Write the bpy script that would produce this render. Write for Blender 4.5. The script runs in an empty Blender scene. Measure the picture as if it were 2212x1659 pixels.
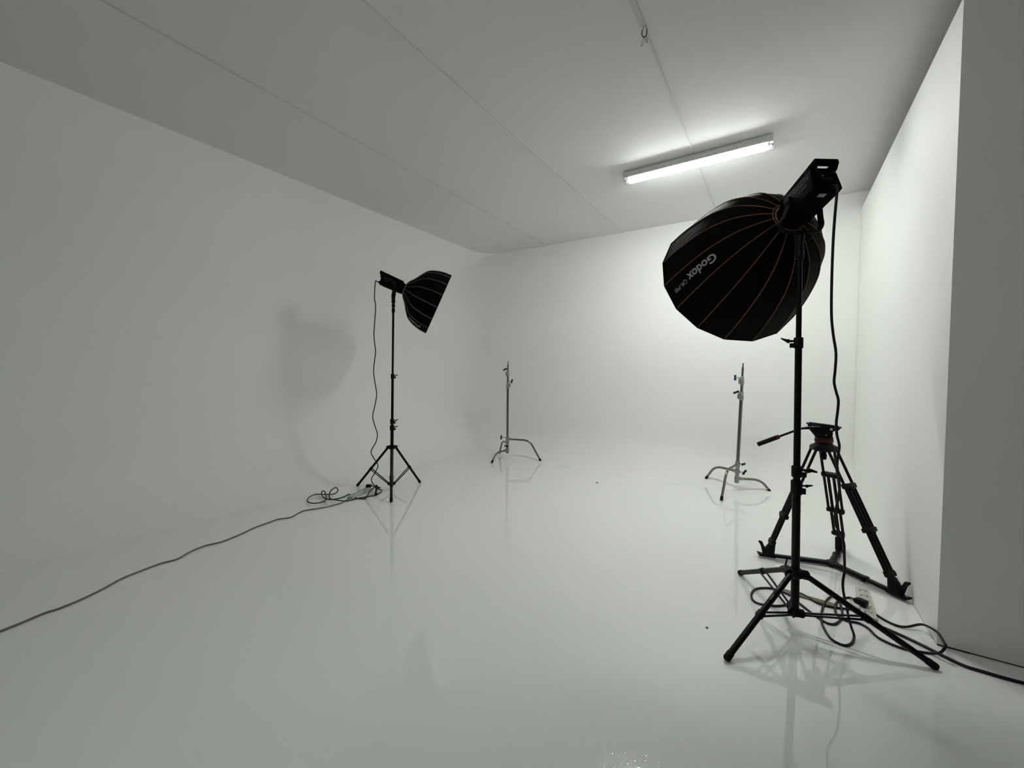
import bpy, bmesh, math, random
from mathutils import Vector, Matrix
PI = math.pi
R = math.radians
random.seed(4)
scn = bpy.context.scene
COL = scn.collection
V = Vector

# ------------------------------------------------------------------ materials
def mat(name, col, rough=.5, metal=0., spec=.5, bump=None, mottle=None, emit=None, coat=0.):
    m = bpy.data.materials.new(name); m.use_nodes = True
    nt = m.node_tree; b = nt.nodes['Principled BSDF']
    b.inputs['Base Color'].default_value = (*col, 1)
    b.inputs['Roughness'].default_value = rough
    b.inputs['Metallic'].default_value = metal
    b.inputs['Specular IOR Level'].default_value = spec
    b.inputs['Coat Weight'].default_value = coat
    tc = nt.nodes.new('ShaderNodeTexCoord')
    if mottle:
        sc, amt = mottle
        n = nt.nodes.new('ShaderNodeTexNoise'); n.inputs['Scale'].default_value = sc
        n.inputs['Detail'].default_value = 4
        nt.links.new(tc.outputs['Object'], n.inputs['Vector'])
        mx = nt.nodes.new('ShaderNodeMix'); mx.data_type = 'RGBA'
        mx.inputs[6].default_value = (*[c * (1 - amt) for c in col], 1)
        mx.inputs[7].default_value = (*[min(1, c * (1 + amt)) for c in col], 1)
        nt.links.new(n.outputs['Fac'], mx.inputs[0])
        nt.links.new(mx.outputs[2], b.inputs['Base Color'])
    if bump:
        sc, st, dist = bump
        n = nt.nodes.new('ShaderNodeTexNoise'); n.inputs['Scale'].default_value = sc
        n.inputs['Detail'].default_value = 3
        nt.links.new(tc.outputs['Object'], n.inputs['Vector'])
        bp = nt.nodes.new('ShaderNodeBump'); bp.inputs['Strength'].default_value = st
        bp.inputs['Distance'].default_value = dist
        nt.links.new(n.outputs['Fac'], bp.inputs['Height'])
        nt.links.new(bp.outputs['Normal'], b.inputs['Normal'])
    if emit:
        b.inputs['Emission Color'].default_value = (*emit[0], 1)
        b.inputs['Emission Strength'].default_value = emit[1]
    return m

WALLC = (.915, .92, .90)
M = {}
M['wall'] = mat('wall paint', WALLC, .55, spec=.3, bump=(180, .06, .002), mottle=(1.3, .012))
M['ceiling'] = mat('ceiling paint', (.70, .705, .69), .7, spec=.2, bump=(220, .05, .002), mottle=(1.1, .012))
M['seam'] = mat('ceiling joint strip', (.585, .59, .575), .6, spec=.3)
M['hall'] = mat('hall paint', (.20, .20, .195), .8, spec=.2)
M['floor'] = mat('white epoxy floor', (.90, .91, .89), .012, spec=.6, bump=(60, 1., .000012), mottle=(2.2, .012))
M['gap'] = mat('dark joint', (.012, .011, .014), .8, spec=.1)
M['black'] = mat('black anodised metal', (.003, .003, .003), .42, spec=.14)
M['plastic'] = mat('black moulded plastic', (.003, .003, .003), .5, spec=.14)
M['fabric'] = mat('black nylon fabric', (.0022, .0022, .0022), .7, spec=.025, bump=(26, .35, .01))
M['body'] = mat('black light housing', (.003, .0034, .0034), .75, spec=.012)
M['orange'] = mat('rust orange piping', (.17, .062, .03), .6, spec=.2)
M['greyline'] = mat('grey reflective piping', (.17, .17, .17), .6, spec=.2)
M['silver'] = mat('silver ring', (.45, .45, .45), .35, metal=.8)
M['white_fabric'] = mat('white diffusion fabric', (.8, .8, .78), .8, spec=.1)
M['ink'] = mat('pale grey print', (.30, .30, .29), .6, spec=.1)
M['dimink'] = mat('faint grey print', (.055, .056, .056), .7, spec=.1)
M['chrome'] = mat('brushed chrome steel', (.20, .182, .165), .2, metal=1.)
M['casting'] = mat('cast aluminium', (.30, .30, .29), .4, metal=.85, bump=(120, .1, .002))
M['blue'] = mat('blue plastic handle', (.015, .022, .12), .4, spec=.4)
M['navy'] = mat('dark navy plastic handle', (.007, .008, .025), .45, spec=.3)
M['rubber'] = mat('black rubber', (.006, .006, .006), .75, spec=.15)
M['red'] = mat('dark red ring', (.055, .006, .010), .45, spec=.15)
M['cable'] = mat('black rubber cable', (.006, .006, .010), .5, spec=.3)
M['greycable'] = mat('grey cable', (.15, .145, .135), .55, spec=.3)
M['strip'] = mat('off white plastic', (.62, .60, .54), .4, spec=.4, mottle=(9, .03))
M['strip2'] = mat('light grey plastic', (.50, .52, .51), .4, spec=.4, mottle=(9, .03))
M['socket'] = mat('socket face', (.55, .53, .47), .45, spec=.4)
M['tan'] = mat('tan board', (.19, .145, .095), .7, spec=.2, mottle=(30, .1))
M['label'] = mat('grey paper label', (.30, .30, .29), .6, spec=.1)
M['led'] = mat('small blue indicator', (.02, .07, .12), .4, emit=((.1, .4, .7), .10))
M['housing'] = mat('grey light housing', (.78, .78, .78), .5, spec=.3)
M['speck'] = mat('brown speck', (.06, .05, .045), .8, spec=.1)

def tube_mat(power):
    m = bpy.data.materials.new('glowing tube'); m.use_nodes = True
    nt = m.node_tree; nt.nodes.clear()
    o = nt.nodes.new('ShaderNodeOutputMaterial'); e = nt.nodes.new('ShaderNodeEmission')
    e.inputs['Color'].default_value = (.975, 1.0, .97, 1); e.inputs['Strength'].default_value = power
    nt.links.new(e.outputs[0], o.inputs[0]); return m
M['tube'] = tube_mat(315); M['fill_tube'] = tube_mat(82)
def cover_mat(name, tr):
    m = bpy.data.materials.new(name); m.use_nodes = True
    nt = m.node_tree; nt.nodes.clear()
    o = nt.nodes.new('ShaderNodeOutputMaterial'); t = nt.nodes.new('ShaderNodeBsdfTransparent')
    g = nt.nodes.new('ShaderNodeBsdfGlossy'); g.inputs['Roughness'].default_value = .12
    tl = nt.nodes.new('ShaderNodeBsdfTranslucent'); tl.inputs['Color'].default_value = (.97, .97, .97, 1)
    mx = nt.nodes.new('ShaderNodeMixShader'); mx2 = nt.nodes.new('ShaderNodeMixShader')
    lw = nt.nodes.new('ShaderNodeLayerWeight'); lw.inputs['Blend'].default_value = .25
    mx2.inputs[0].default_value = tr
    nt.links.new(lw.outputs['Fresnel'], mx.inputs[0])
    nt.links.new(mx2.outputs[0], mx.inputs[1]); nt.links.new(g.outputs[0], mx.inputs[2])
    nt.links.new(t.outputs[0], mx2.inputs[1]); nt.links.new(tl.outputs[0], mx2.inputs[2])
    nt.links.new(mx.outputs[0], o.inputs[0]); return m
M['cover'] = cover_mat('frosted polycarbonate', .52); M['clear'] = cover_mat('clear polycarbonate', .06)

# a patch of coarser orange peel in the epoxy just in front of the camera
def orange_peel(m, centre, radius, scale, depth):
    nt = m.node_tree; bs = nt.nodes['Principled BSDF']; old = bs.inputs['Normal'].links[0].from_node
    g = nt.nodes.new('ShaderNodeNewGeometry'); d = nt.nodes.new('ShaderNodeVectorMath'); d.operation = 'DISTANCE'
    d.inputs[1].default_value = centre; nt.links.new(g.outputs['Position'], d.inputs[0])
    mr = nt.nodes.new('ShaderNodeMapRange'); mr.interpolation_type = 'SMOOTHSTEP'
    mr.inputs['From Min'].default_value = radius; mr.inputs['From Max'].default_value = radius * .45
    nt.links.new(d.outputs['Value'], mr.inputs['Value'])
    n = nt.nodes.new('ShaderNodeTexNoise'); n.inputs['Scale'].default_value = scale; n.inputs['Detail'].default_value = 1
    nt.links.new(g.outputs['Position'], n.inputs['Vector'])
    mu = nt.nodes.new('ShaderNodeMath'); mu.operation = 'MULTIPLY'
    nt.links.new(n.outputs['Fac'], mu.inputs[0]); nt.links.new(mr.outputs['Result'], mu.inputs[1])
    b = nt.nodes.new('ShaderNodeBump'); b.inputs['Strength'].default_value = 1; b.inputs['Distance'].default_value = depth
    nt.links.new(mu.outputs[0], b.inputs['Height']); nt.links.new(old.outputs['Normal'], b.inputs['Normal'])
    nt.links.new(b.outputs['Normal'], bs.inputs['Normal'])
orange_peel(M['floor'], (-.34, 1.40, 0), .44, 130, .0006)

# ------------------------------------------------------------------ mesh helpers
def basis(d):
    d = V(d).normalized(); a = V((0, 0, 1)) if abs(d.z) < .9 else V((1, 0, 0))
    u = d.cross(a).normalized(); return u, u.cross(d).normalized(), d

class MB:
    def __init__(s): s.v = []; s.f = []
    def add(s, vs, fs):
        o = len(s.v); s.v += [V(x) for x in vs]; s.f += [tuple(i + o for i in q) for q in fs]; return s
    def box(s, c, size, rot=None, bev=.0, seg=2):
        bm = bmesh.new(); bmesh.ops.create_cube(bm, size=1)
        for v in bm.verts: v.co = V((v.co.x * size[0], v.co.y * size[1], v.co.z * size[2]))
        if bev: bmesh.ops.bevel(bm, geom=bm.edges[:], offset=bev, segments=seg, affect='EDGES', profile=.5)
        s.bm(bm, c, rot); return s
    def bm(s, bm, c=(0, 0, 0), rot=None):
        bm.verts.ensure_lookup_table(); bm.verts.index_update()
        M_ = rot if rot is not None else Matrix.Identity(3)
        s.add([M_ @ v.co + V(c) for v in bm.verts], [[v.index for v in f.verts] for f in bm.faces]); bm.free(); return s
    def tube(s, path, r, n=12, caps=True):
        P = [V(p) for p in path]; m = len(P); rs = r if isinstance(r, (list, tuple)) else [r] * m
        t0 = (P[1] - P[0]).normalized(); u, w, _ = basis(t0); vs = []
        prev = t0
        for i in range(m):
            t = (P[min(i + 1, m - 1)] - P[max(i - 1, 0)])
            t = t.normalized() if t.length > 1e-9 else prev
            ax = prev.cross(t)
            if ax.length > 1e-7:
                q = Matrix.Rotation(prev.angle(t), 3, ax.normalized()); u = q @ u; w = q @ w
            prev = t
            for k in range(n):
                a = 2 * PI * k / n; vs.append(P[i] + (u * math.cos(a) + w * math.sin(a)) * rs[i])
        fs = [(i * n + k, i * n + (k + 1) % n, (i + 1) * n + (k + 1) % n, (i + 1) * n + k) for i in range(m - 1) for k in range(n)]
        if caps: fs += [tuple(range(n - 1, -1, -1)), tuple((m - 1) * n + k for k in range(n))]
        return s.add(vs, fs)
    def cyl(s, a, b, r0, r1=None, n=20, ch=.0):
        a = V(a); b = V(b); r1 = r0 if r1 is None else r1
        if ch:
            d = (b - a).normalized() * ch
            return s.tube([a, a + d, b - d, b], [r0 - ch, r0, r1, r1 - ch], n)
        return s.tube([a, b], [r0, r1], n)
    def lathe(s, a, axis, prof, n=28):   # prof: list of (h, r)
        u, w, d = basis(axis); a = V(a); vs = []; m = len(prof)
        for h, r in prof:
            for k in range(n):
                t = 2 * PI * k / n; vs.append(a + d * h + (u * math.cos(t) + w * math.sin(t)) * r)
        fs = [(i * n + k, i * n + (k + 1) % n, (i + 1) * n + (k + 1) % n, (i + 1) * n + k) for i in range(m - 1) for k in range(n)]
        fs += [tuple(range(n - 1, -1, -1)), tuple((m - 1) * n + k for k in range(n))]
        return s.add(vs, fs)
    def prism(s, c, ex, ey, ez, poly, depth, bev=.0):   # poly in (ex, ez) plane, extruded +-depth/2 along ey
        bm = bmesh.new(); n = len(poly)
        vs = [bm.verts.new((x, -depth / 2, z)) for x, z in poly] + [bm.verts.new((x, depth / 2, z)) for x, z in poly]
        bm.faces.new(vs[:n]); bm.faces.new(vs[:n - 1:-1])
        for i in range(n): bm.faces.new((vs[i], vs[n + i], vs[n + (i + 1) % n], vs[(i + 1) % n]))
        bmesh.ops.recalc_face_normals(bm, faces=bm.faces[:])
        if bev: bmesh.ops.bevel(bm, geom=bm.edges[:], offset=bev, segments=2, affect='EDGES', profile=.5)
        rot = Matrix((ex, ey, ez)).transposed(); return s.bm(bm, c, rot)
    def build(s, name, m, parent=None, smooth=40, label=None, kind=None):
        o0 = V((0, 0, 0)); root = parent
        while root is not None: o0 = o0 + root.location; root = root.parent
        me = bpy.data.meshes.new(name); me.from_pydata([v - o0 for v in s.v], [], s.f)
        bm = bmesh.new(); bm.from_mesh(me); bmesh.ops.recalc_face_normals(bm, faces=bm.faces[:]); bm.to_mesh(me); bm.free()
        me.materials.append(m)
        if smooth:
            for p in me.polygons: p.use_smooth = True
            me.set_sharp_from_angle(angle=R(smooth))
        o = bpy.data.objects.new(name, me); COL.objects.link(o)
        if parent: o.parent = parent
        if label: o['label'] = label
        if kind: o['kind'] = kind
        return o

def thing(name, label, cat, loc, group=None):
    o = bpy.data.objects.new(name, None); COL.objects.link(o); o.location = loc
    o.empty_display_size = .05; o['label'] = label; o['category'] = cat
    if group: o['group'] = group
    return o
def tag(o, label, cat, group=None):
    o['label'] = label; o['category'] = cat
    if group: o['group'] = group
    return o
def recentre(o):       # move the origin of a lone mesh onto its base
    me = o.data; xs = [v.co for v in me.vertices]
    c = V((sum(v.x for v in xs) / len(xs), sum(v.y for v in xs) / len(xs), min(v.z for v in xs)))
    for v in me.vertices: v.co -= c
    o.location = c; return o
def struct(name, mb, m, smooth=40): return mb.build(name, m, None, smooth, kind='structure')
def lerp(a, b, t): return V(a) + (V(b) - V(a)) * t
def smooth_path(pts, k=4):
    P = [V(p) for p in pts]; out = []
    for i in range(len(P) - 1):
        p0 = P[max(i - 1, 0)]; p1 = P[i]; p2 = P[i + 1]; p3 = P[min(i + 2, len(P) - 1)]
        for j in range(k):
            t = j / k
            out.append(.5 * ((2 * p1) + (p2 - p0) * t + (2 * p0 - 5 * p1 + 4 * p2 - p3) * t * t + (3 * p1 - p0 - 3 * p2 + p3) * t ** 3))
    return out + [P[-1]]
def text_geom(body, size, extrude=.0, bold=False):    # flat text polygons, reading along +x, up +y
    cu = bpy.data.curves.new('t', 'FONT'); cu.body = body; cu.size = size; cu.align_x = 'CENTER'; cu.align_y = 'CENTER'
    cu.resolution_u = 4
    if bold: cu.offset = size * .022
    o = bpy.data.objects.new('t', cu); COL.objects.link(o)
    bpy.context.view_layer.update()
    dg = bpy.context.evaluated_depsgraph_get(); me = o.evaluated_get(dg).to_mesh()
    vs = [v.co.copy() for v in me.vertices]; fs = [tuple(p.vertices) for p in me.polygons]
    o.evaluated_get(dg).to_mesh_clear(); bpy.data.objects.remove(o); bpy.data.curves.remove(cu)
    return vs, fs

# ------------------------------------------------------------------ room
H = 3.3665; XP = .689; YF = 2.877; HP = 3.192; XL = -4.93
YBACK = -3.2; XR = 3.3
def yb(x): return 5.829 + .032 * x
b = MB(); b.box(((XL + XR) / 2, (YBACK + 6.2) / 2, -.05), (XR - XL + .6, 6.2 - YBACK + .4, .1)); struct('floor', b, M['floor'], 0)
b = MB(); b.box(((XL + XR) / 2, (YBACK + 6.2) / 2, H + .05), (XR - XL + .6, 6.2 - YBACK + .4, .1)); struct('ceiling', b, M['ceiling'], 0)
for i, (x, w) in enumerate(((-.7155, .014), (-1.941, .014), (-3.1486, .012))):
    b = MB(); b.box((x, (YBACK + yb(x)) / 2, H - .0026), (w, yb(x) - YBACK - .01, .0060), bev=.001)
    if i == 0: b.box((x - .004, (YBACK + 2.42) / 2, H - .003), (.034, 2.42 - YBACK, .007), bev=.002)
    struct('trim_%d' % (i + 1), b, M['seam'], 0)
# seamless cyclorama: left wall and back wall as one skin. Three plan lines (floor edge, wall, ceiling edge)
# are joined by a cove at the floor and, on the left, by a second cove under the ceiling
nb = V((.032, -1.)).normalized(); NA = 20; NL = 12; NB = 10
def plan(xl, inset, rc):
    """left line at x = xl, rounded corner, back line `inset` in front of the back wall"""
    yl = lambda x: yb(x) - inset
    cx = xl + rc; cyy = yl(cx) - rc * math.sqrt(1 + .032 ** 2); a1 = math.atan2(nb.y, nb.x)
    P = [(xl, YBACK + (cyy - YBACK) * k / NL) for k in range(NL + 1)]
    for k in range(1, NA + 1):
        a = a1 * k / NA; P.append((cx - math.cos(a) * rc, cyy - math.sin(a) * rc))
    x0 = P[-1][0]
    for k in range(1, NB + 1):
        x = x0 + (XR + .1 - x0) * k / NB; P.append((x, yl(x)))
    return P
PF = plan(-4.27, .50, .12); PW = plan(-4.93, 0., .60); PT = plan(-4.332, .0, .42)
def mixr(i, a, b):
    t = min(1, max(0, (i - NL) / NA)); t = t * t * (3 - 2 * t); return a + (b - a) * t
def sweep(i0, i1):
    b = MB(); rows = []
    for i in range(i0, i1 + 1):
        f, w_, t_ = V((*PF[i], 0)), V((*PW[i], 0)), V((*PT[i], 0)); rb = mixr(i, .66, .50); rt = mixr(i, .62, .02); row = []
        for j in range(19):
            a = PI / 2 * j / 18; q = f + (w_ - f) * math.sin(a); q.z = rb * (1 - math.cos(a)) + .0004; row.append(q)
        for j in range(1, 7): q = w_.copy(); q.z = rb + (H - rt - rb) * j / 6; row.append(q)
        for j in range(1, 15):
            a = PI / 2 * j / 14; q = w_ + (t_ - w_) * (1 - math.cos(a)); q.z = H - rt + rt * math.sin(a) + .0005 * (j == 14); row.append(q)
        out = V((-.1, 0, 0)) if i < NL + NA // 2 else V((0, .1, 0))
        row.append(V((w_.x, w_.y, H + .02)) + out); row.append(V((w_.x, w_.y, -.02)) + out)
        rows.append(row)
    m = len(rows[0]); vs = [v for r_ in rows for v in r_]
    fs = [(i * m + j, i * m + j + 1, (i + 1) * m + j + 1, (i + 1) * m + j) for i in range(len(rows) - 1) for j in range(m - 1)]
    fs += [tuple(range(m)), tuple((len(rows) - 1) * m + j for j in range(m))]
    return b.add(vs, fs)
struct('wall_left', sweep(0, NL + NA // 2), M['wall'], 45)
struct('wall_back', sweep(NL + NA // 2, NL + NA + NB), M['wall'], 45)
# free standing L shaped partition on the right: side panel and the panel facing the camera
b = MB()
pe = yb(XP) - .006
b.box((XP + .06, (YF + pe) / 2, (HP + .007) / 2), (.12, pe - YF, HP - .007)); struct('wall_right', b, M['wall'], 0)
b = MB(); b.box(((XP + .12 + XR) / 2, YF + .06, (HP + .007) / 2), (XR - XP - .12, .12, HP - .007)); struct('wall_near_right', b, M['wall'], 0)
b = MB(); b.box(((XP + XR) / 2 + .004, YF + .06, .004), (XR - XP - .002, .112, .007)); b.box((XP + .06, (YF + 4.9) / 2, .004), (.114, 4.9 - YF, .007)); struct('trim_4', b, M['gap'], 0)
b = MB(); b.box(((XL + XR) / 2, YBACK - .05, H / 2), (XR - XL + .4, .1, H)); struct('wall_front', b, M['hall'], 0)
b = MB(); b.box((XR + .05, (YBACK + 6) / 2, H / 2), (.1, 6 - YBACK, H)); struct('wall_far_right', b, M['hall'], 0)

# ------------------------------------------------------------------ ceiling light
def batten_light(FX, tmat, label):
    ang = .009
    t = thing('fluorescent_light', label, 'ceiling light', (FX.x, FX.y, H))
    ex = V((math.cos(ang), math.sin(ang), 0)); ey = V((-math.sin(ang), math.cos(ang), 0)); ez = V((0, 0, 1))
    rot = Matrix((ex, ey, ez)).transposed()
    def fx(x, y, z): return V((FX.x, FX.y, 0)) + ex * x + ey * y + ez * z
    b = MB(); b.prism(fx(0, 0, 0), ey, ex, ez, [(-.046, H - .001), (.046, H - .001), (.058, H - .030), (.058, H - .052), (-.058, H - .052), (-.058, H - .030)], 1.262, bev=.004)
    for sg in (-1, 1): b.box(fx(0, sg * .0595, H - .0588), (1.262, .003, .0246), rot, bev=.001)
    b.build('housing', M['housing'], t)
    b = MB(); prof = [(-.056, H - .050), (-.056, H - .064), (-.047, H - .086), (-.028, H - .101), (0, H - .106), (.028, H - .101), (.047, H - .086), (.056, H - .064), (.056, H - .050)]
    NP = len(prof); vs = []
    for x, sc in ((-.586, 1.), (.586, 1.)):
        for py, pz in prof: vs.append(fx(x, py * (.8 + .2 * sc), H - .050 + (pz - H + .050) * sc))
    fs = [(i * NP + j, i * NP + j + 1, (i + 1) * NP + j + 1, (i + 1) * NP + j) for i in range(1) for j in range(NP - 1)]
    b.add(vs, fs); b.build('diffuser_cover', M['cover'], t, 60, label='glowing plastic cover')
    for sx in (-1, 1):
        b = MB(); vs = []
        for x, sc in ((.586, 1.), (.618, 1.), (.631, .8), (.637, .45)):
            for py, pz in prof: vs.append(fx(sx * x, py * (.8 + .2 * sc), H - .050 + (pz - H + .050) * sc))
        b.add(vs, [(i * NP + j, i * NP + j + 1, (i + 1) * NP + j + 1, (i + 1) * NP + j) for i in range(3) for j in range(NP - 1)] + [tuple(3 * NP + j for j in range(NP))])
        b.build('end_cap', M['clear'], t, 60, label='clear plastic end cap')
    for y in (-.023, .023):
        b = MB(); b.cyl(fx(-.572, y, H - .077), fx(.572, y, H - .077), .0135, n=14); tb = b.build('tube', tmat, t, label='glowing fluorescent tube')
    for sx in (-1, 1):
        b = MB()
        for y in (-.023, .023):
            b.cyl(fx(sx * .572, y, H - .077), fx(sx * .592, y, H - .077), .014, n=14); b.box(fx(sx * .599, y, H - .07), (.012, .026, .040), rot, bev=.002)
        b.build('lamp_holder', M['strip2'], t)
        for y in (-1, 1):
            b = MB(); b.box(fx(sx * .612, y * .057, H - .056), (.02, .006, .028), rot, bev=.002); b.build('clip', M['silver'], t)
batten_light(V((-.734, 4.095, 0)), M['tube'], 'glowing white fluorescent batten light fixed to the ceiling near the back wall')
batten_light(V((-.734, .55, 0)), M['fill_tube'], 'added dim fill batten, out of view on the ceiling overhead, near the dark wire hook')  # added unseen fixture, fills in light on the near floor and partition face

# ------------------------------------------------------------------ ceiling hook
hp = V((-.712, 2.432, H))
t = thing('ceiling_hook', 'small dark wire hook tied to the ceiling joint strip', 'hook', hp)
b = MB(); b.lathe(hp + V((0, 0, -.014)), (0, 0, 1), [(0, .010), (.002, .014), (.008, .014), (.015, .012)], 14); b.build('base', M['seam'], t)
b = MB(); b.tube(smooth_path([hp + V(q) for q in ((-.012, 0, -.010), (-.015, .0, -.032), (-.008, .002, -.052), (.006, .004, -.053), (.013, .004, -.034), (.012, .003, -.012))]), .0026, 8); b.build('hook', M['gap'], t)
b = MB()
for q in (((-.004, .006, -.048), (-.020, .022, -.060), (-.030, .040, -.066), (-.020, .038, -.070), (-.002, .012, -.056)), ((.004, .006, -.046), (.012, .020, -.062), (.006, .034, -.070), (.0, .012, -.054))):
    b.tube(smooth_path([hp + V(p) for p in q]), .0016, 6)
b.build('wire_loop', M['greycable'], t, label='thin grey wire loops')

# ------------------------------------------------------------------ tripod light stand
def wing_lever(mb, c, d, s=1.0, up=.0):     # butterfly lever on a stem pointing along d
    c = V(c); d = V(d).normalized(); u, w, _ = basis(d); zz = V((0, 0, 1))
    mb.cyl(c, c + d * .022 * s, .006 * s, n=10)
    side = d.cross(zz).normalized()
    mb.prism(c + d * .022 * s, d, side, zz, [(-.004 * s, -.010 * s), (.006 * s, -.010 * s), (.012 * s, -.004 * s), (.034 * s, (.006 + up) * s), (.036 * s, (.013 + up) * s), (.010 * s, .011 * s), (-.004 * s, .010 * s)], .011 * s, bev=.002 * s)
    return mb
def light_stand(label, base, top, feet, zhub, zlow, joints, radii, bracef, levers, group=None, legr=.014, bseg=None):
    base = V(base); top = V(top)
    def ax(z): return lerp(base, top, (z - base.z) / (top.z - base.z))
    t = thing('light_stand', label, 'light stand', (base.x, base.y, 0), group)
    zs = [base.z] + joints + [top.z]
    for i in range(len(zs) - 1):
        b = MB(); b.cyl(ax(zs[i] - (.02 if i else 0)), ax(zs[i + 1]), radii[i], n=20); b.build('pole_section', M['black'], t)
    for (z, r, h, lev, ld, s, up) in levers:
        b = MB(); b.tube([ax(z - h / 2), ax(z - h / 2 + .004), ax(z + h / 2 - .004), ax(z + h / 2)], [r - .003, r, r, r - .003], 20)
        if lev: b.box(ax(z - h * .22) + V(ld) * (r + .006), (.022 * s, .016 * s, h * .42), Matrix((V(ld), V((-ld[1], ld[0], 0)), V((0, 0, 1)))).transposed(), bev=.003)
        c = b.build('collar', M['plastic'], t)
        if lev:
            b = MB(); wing_lever(b, ax(z + h * .18) + V(ld) * (r - .002), ld, s, up); b.build('lever', M['plastic'], c)
    # upper and lower hubs
    hubs = []
    for z, r, hh, nm in ((zhub, radii[0] + .013, .046, 'upper_hub'), (zlow, radii[0] + .007, .034, 'lower_hub')):
        b = MB(); b.lathe(ax(z - hh / 2), top - base, [(0, r - .004), (.004, r), (hh - .004, r), (hh, r - .004)], 24)
        for f in feet:
            d = V((f[0] - base.x, f[1] - base.y, 0)).normalized(); e = d.cross(V((0, 0, 1)))
            ln = .052 if nm == 'upper_hub' else .04
            for sgn in (-1, 1):
                b.prism(ax(z) + e * sgn * (.017 if nm == 'upper_hub' else .011), d, e, V((0, 0, 1)), [(r - .012, -.018), (r + ln - .03, -.018), (r + ln - .02, -.006), (r + ln - .02, .006), (r + ln - .03, .018), (r - .012, .018)], .006, bev=.0015)
        hubs.append(b.build(nm, M['plastic'], t))
    for i, f in enumerate(feet):
        f = V((f[0], f[1], .0)); d = V((f.x - base.x, f.y - base.y, 0)).normalized(); e = d.cross(V((0, 0, 1)))
        p0 = ax(zhub) + d * (radii[0] + .030); p0.z = zhub - .004
        dirv = (f - p0).normalized(); p1 = f + V((0, 0, legr * .55)) - dirv * .004
        b = MB(); b.cyl(p0, p1 - dirv * .03, legr, n=16); leg = b.build('leg', M['black'], t)
        b = MB(); b.tube([p1 - dirv * .045, p1 - dirv * .04, p1 - dirv * .006, p1], [legr, legr + .0022, legr + .0022, legr - .002], 16)
        b.build('foot_cap', M['rubber'], leg)
        q = lerp(p0, p1, bracef); b = MB(); b.tube([q - dirv * .016, q + dirv * .016], legr + .004, 14)
        for sgn in (-1, 1):
            s0 = ax(zlow) + d * (radii[0] + .020) + e * sgn * .0115; s1 = q + e * sgn * (legr + .004)
            b.tube([s0, s1], .0058, 8)
        b.build('brace', M['black'], t)
    return t, ax
def imgdir(x, y):
    d = V((y, -x, 0)).normalized(); return (d.x, d.y, 0)     # horizontal, pointing right as seen from the camera side
idr = imgdir(.09, 2.635); idl = tuple(-c for c in idr)
feetN = [(-.187, 2.136), (.640, 2.631), (-.205, 3.139)]
st, axN = light_stand('tall black tripod light stand in front of the video tripod, nearest the camera', (.092, 2.635, .075), (.064, 2.636, 2.045), feetN,
    .300, .088, [.80, 1.53], [.0195, .0162, .0128], .49,
    [(.845, .0245, .060, True, idr, 1.15, -.012), (.760, .0265, .075, True, idr, .8, 0), (1.528, .0215, .058, True, idl, 1.05, .006), (1.99, .019, .05, False, idr, 1, 0)], legr=.0145)
st_legs = [o for o in st.children if o.name.startswith('leg')]
# levelling clamp on the rear leg, printed name on the front leg
b = MB(); f = V((-.205, 3.139, 0)); p0 = V((.07, 2.69, .296)); q = lerp(p0, f, .10); b.tube([lerp(p0, f, .05), lerp(p0, f, .055), lerp(p0, f, .125), lerp(p0, f, .13)], [.016, .020, .020, .016], 14); wing_lever(b, q + V((0, 0, .012)), (0.2, -.3, .9), .8); b.build('leg_clamp', M['plastic'], st_legs[2])
def text_on(name, body, size, centre, rdir, udir, m, parent, bold=True, label=None, curve_r=None):
    vs, fs = text_geom(body, size, bold=bold); rdir = V(rdir).normalized(); udir = V(udir).normalized(); nn = rdir.cross(udir)
    out = []
    for v in vs:
        if curve_r:
            a = v.y / curve_r; out.append(V(centre) + rdir * v.x + udir * math.sin(a) * curve_r + nn * (math.cos(a) - 1) * curve_r)
        else: out.append(V(centre) + rdir * v.x + udir * v.y)
    b = MB(); b.add(out, fs); return b.build(name, m, parent, 0, label=label)
f = V((-.187, 2.136, .008)); p0 = axN(.30) + V((-.025, -.042, -.004)); dv = (p0 - f).normalized()
tocam = (V((0, 0, 1.36)) - lerp(p0, f, .22)); tocam = (tocam - dv * tocam.dot(dv)).normalized()
upv = tocam.cross(dv).normalized()
text_on('lettering', 'VISICO', .0165, lerp(p0, f, .17) + tocam * .0155 + upv * .005, dv, upv, M['ink'], st_legs[0], curve_r=.0155, label='pale printed maker name')
text_on('small_print', 'LS-8008', .010, lerp(p0, f, .30) + tocam * .0155 + upv * .005, dv, upv, M['ink'], st_legs[0], curve_r=.0155, label='pale small print')
feetL = [(-3.311, 2.778), (-4.105, 2.943), (-3.609, 3.469)]
idr2 = imgdir(-3.66, 3.08)
stL, axL = light_stand('slim black tripod light stand by the left wall, far from the camera', (-3.664, 3.079, .040), (-3.650, 3.090, 2.115), feetL,
    .492, .075, [.72, 1.30], [.0185, .0150, .0120], .55,
    [(.785, .0235, .055, True, idr2, .80, .012), (.712, .0255, .060, True, idr2, .72, .004), (1.295, .021, .055, True, idr2, .72, .004), (2.035, .018, .05, False, idr2, 1, 0)], legr=.0135)

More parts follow.
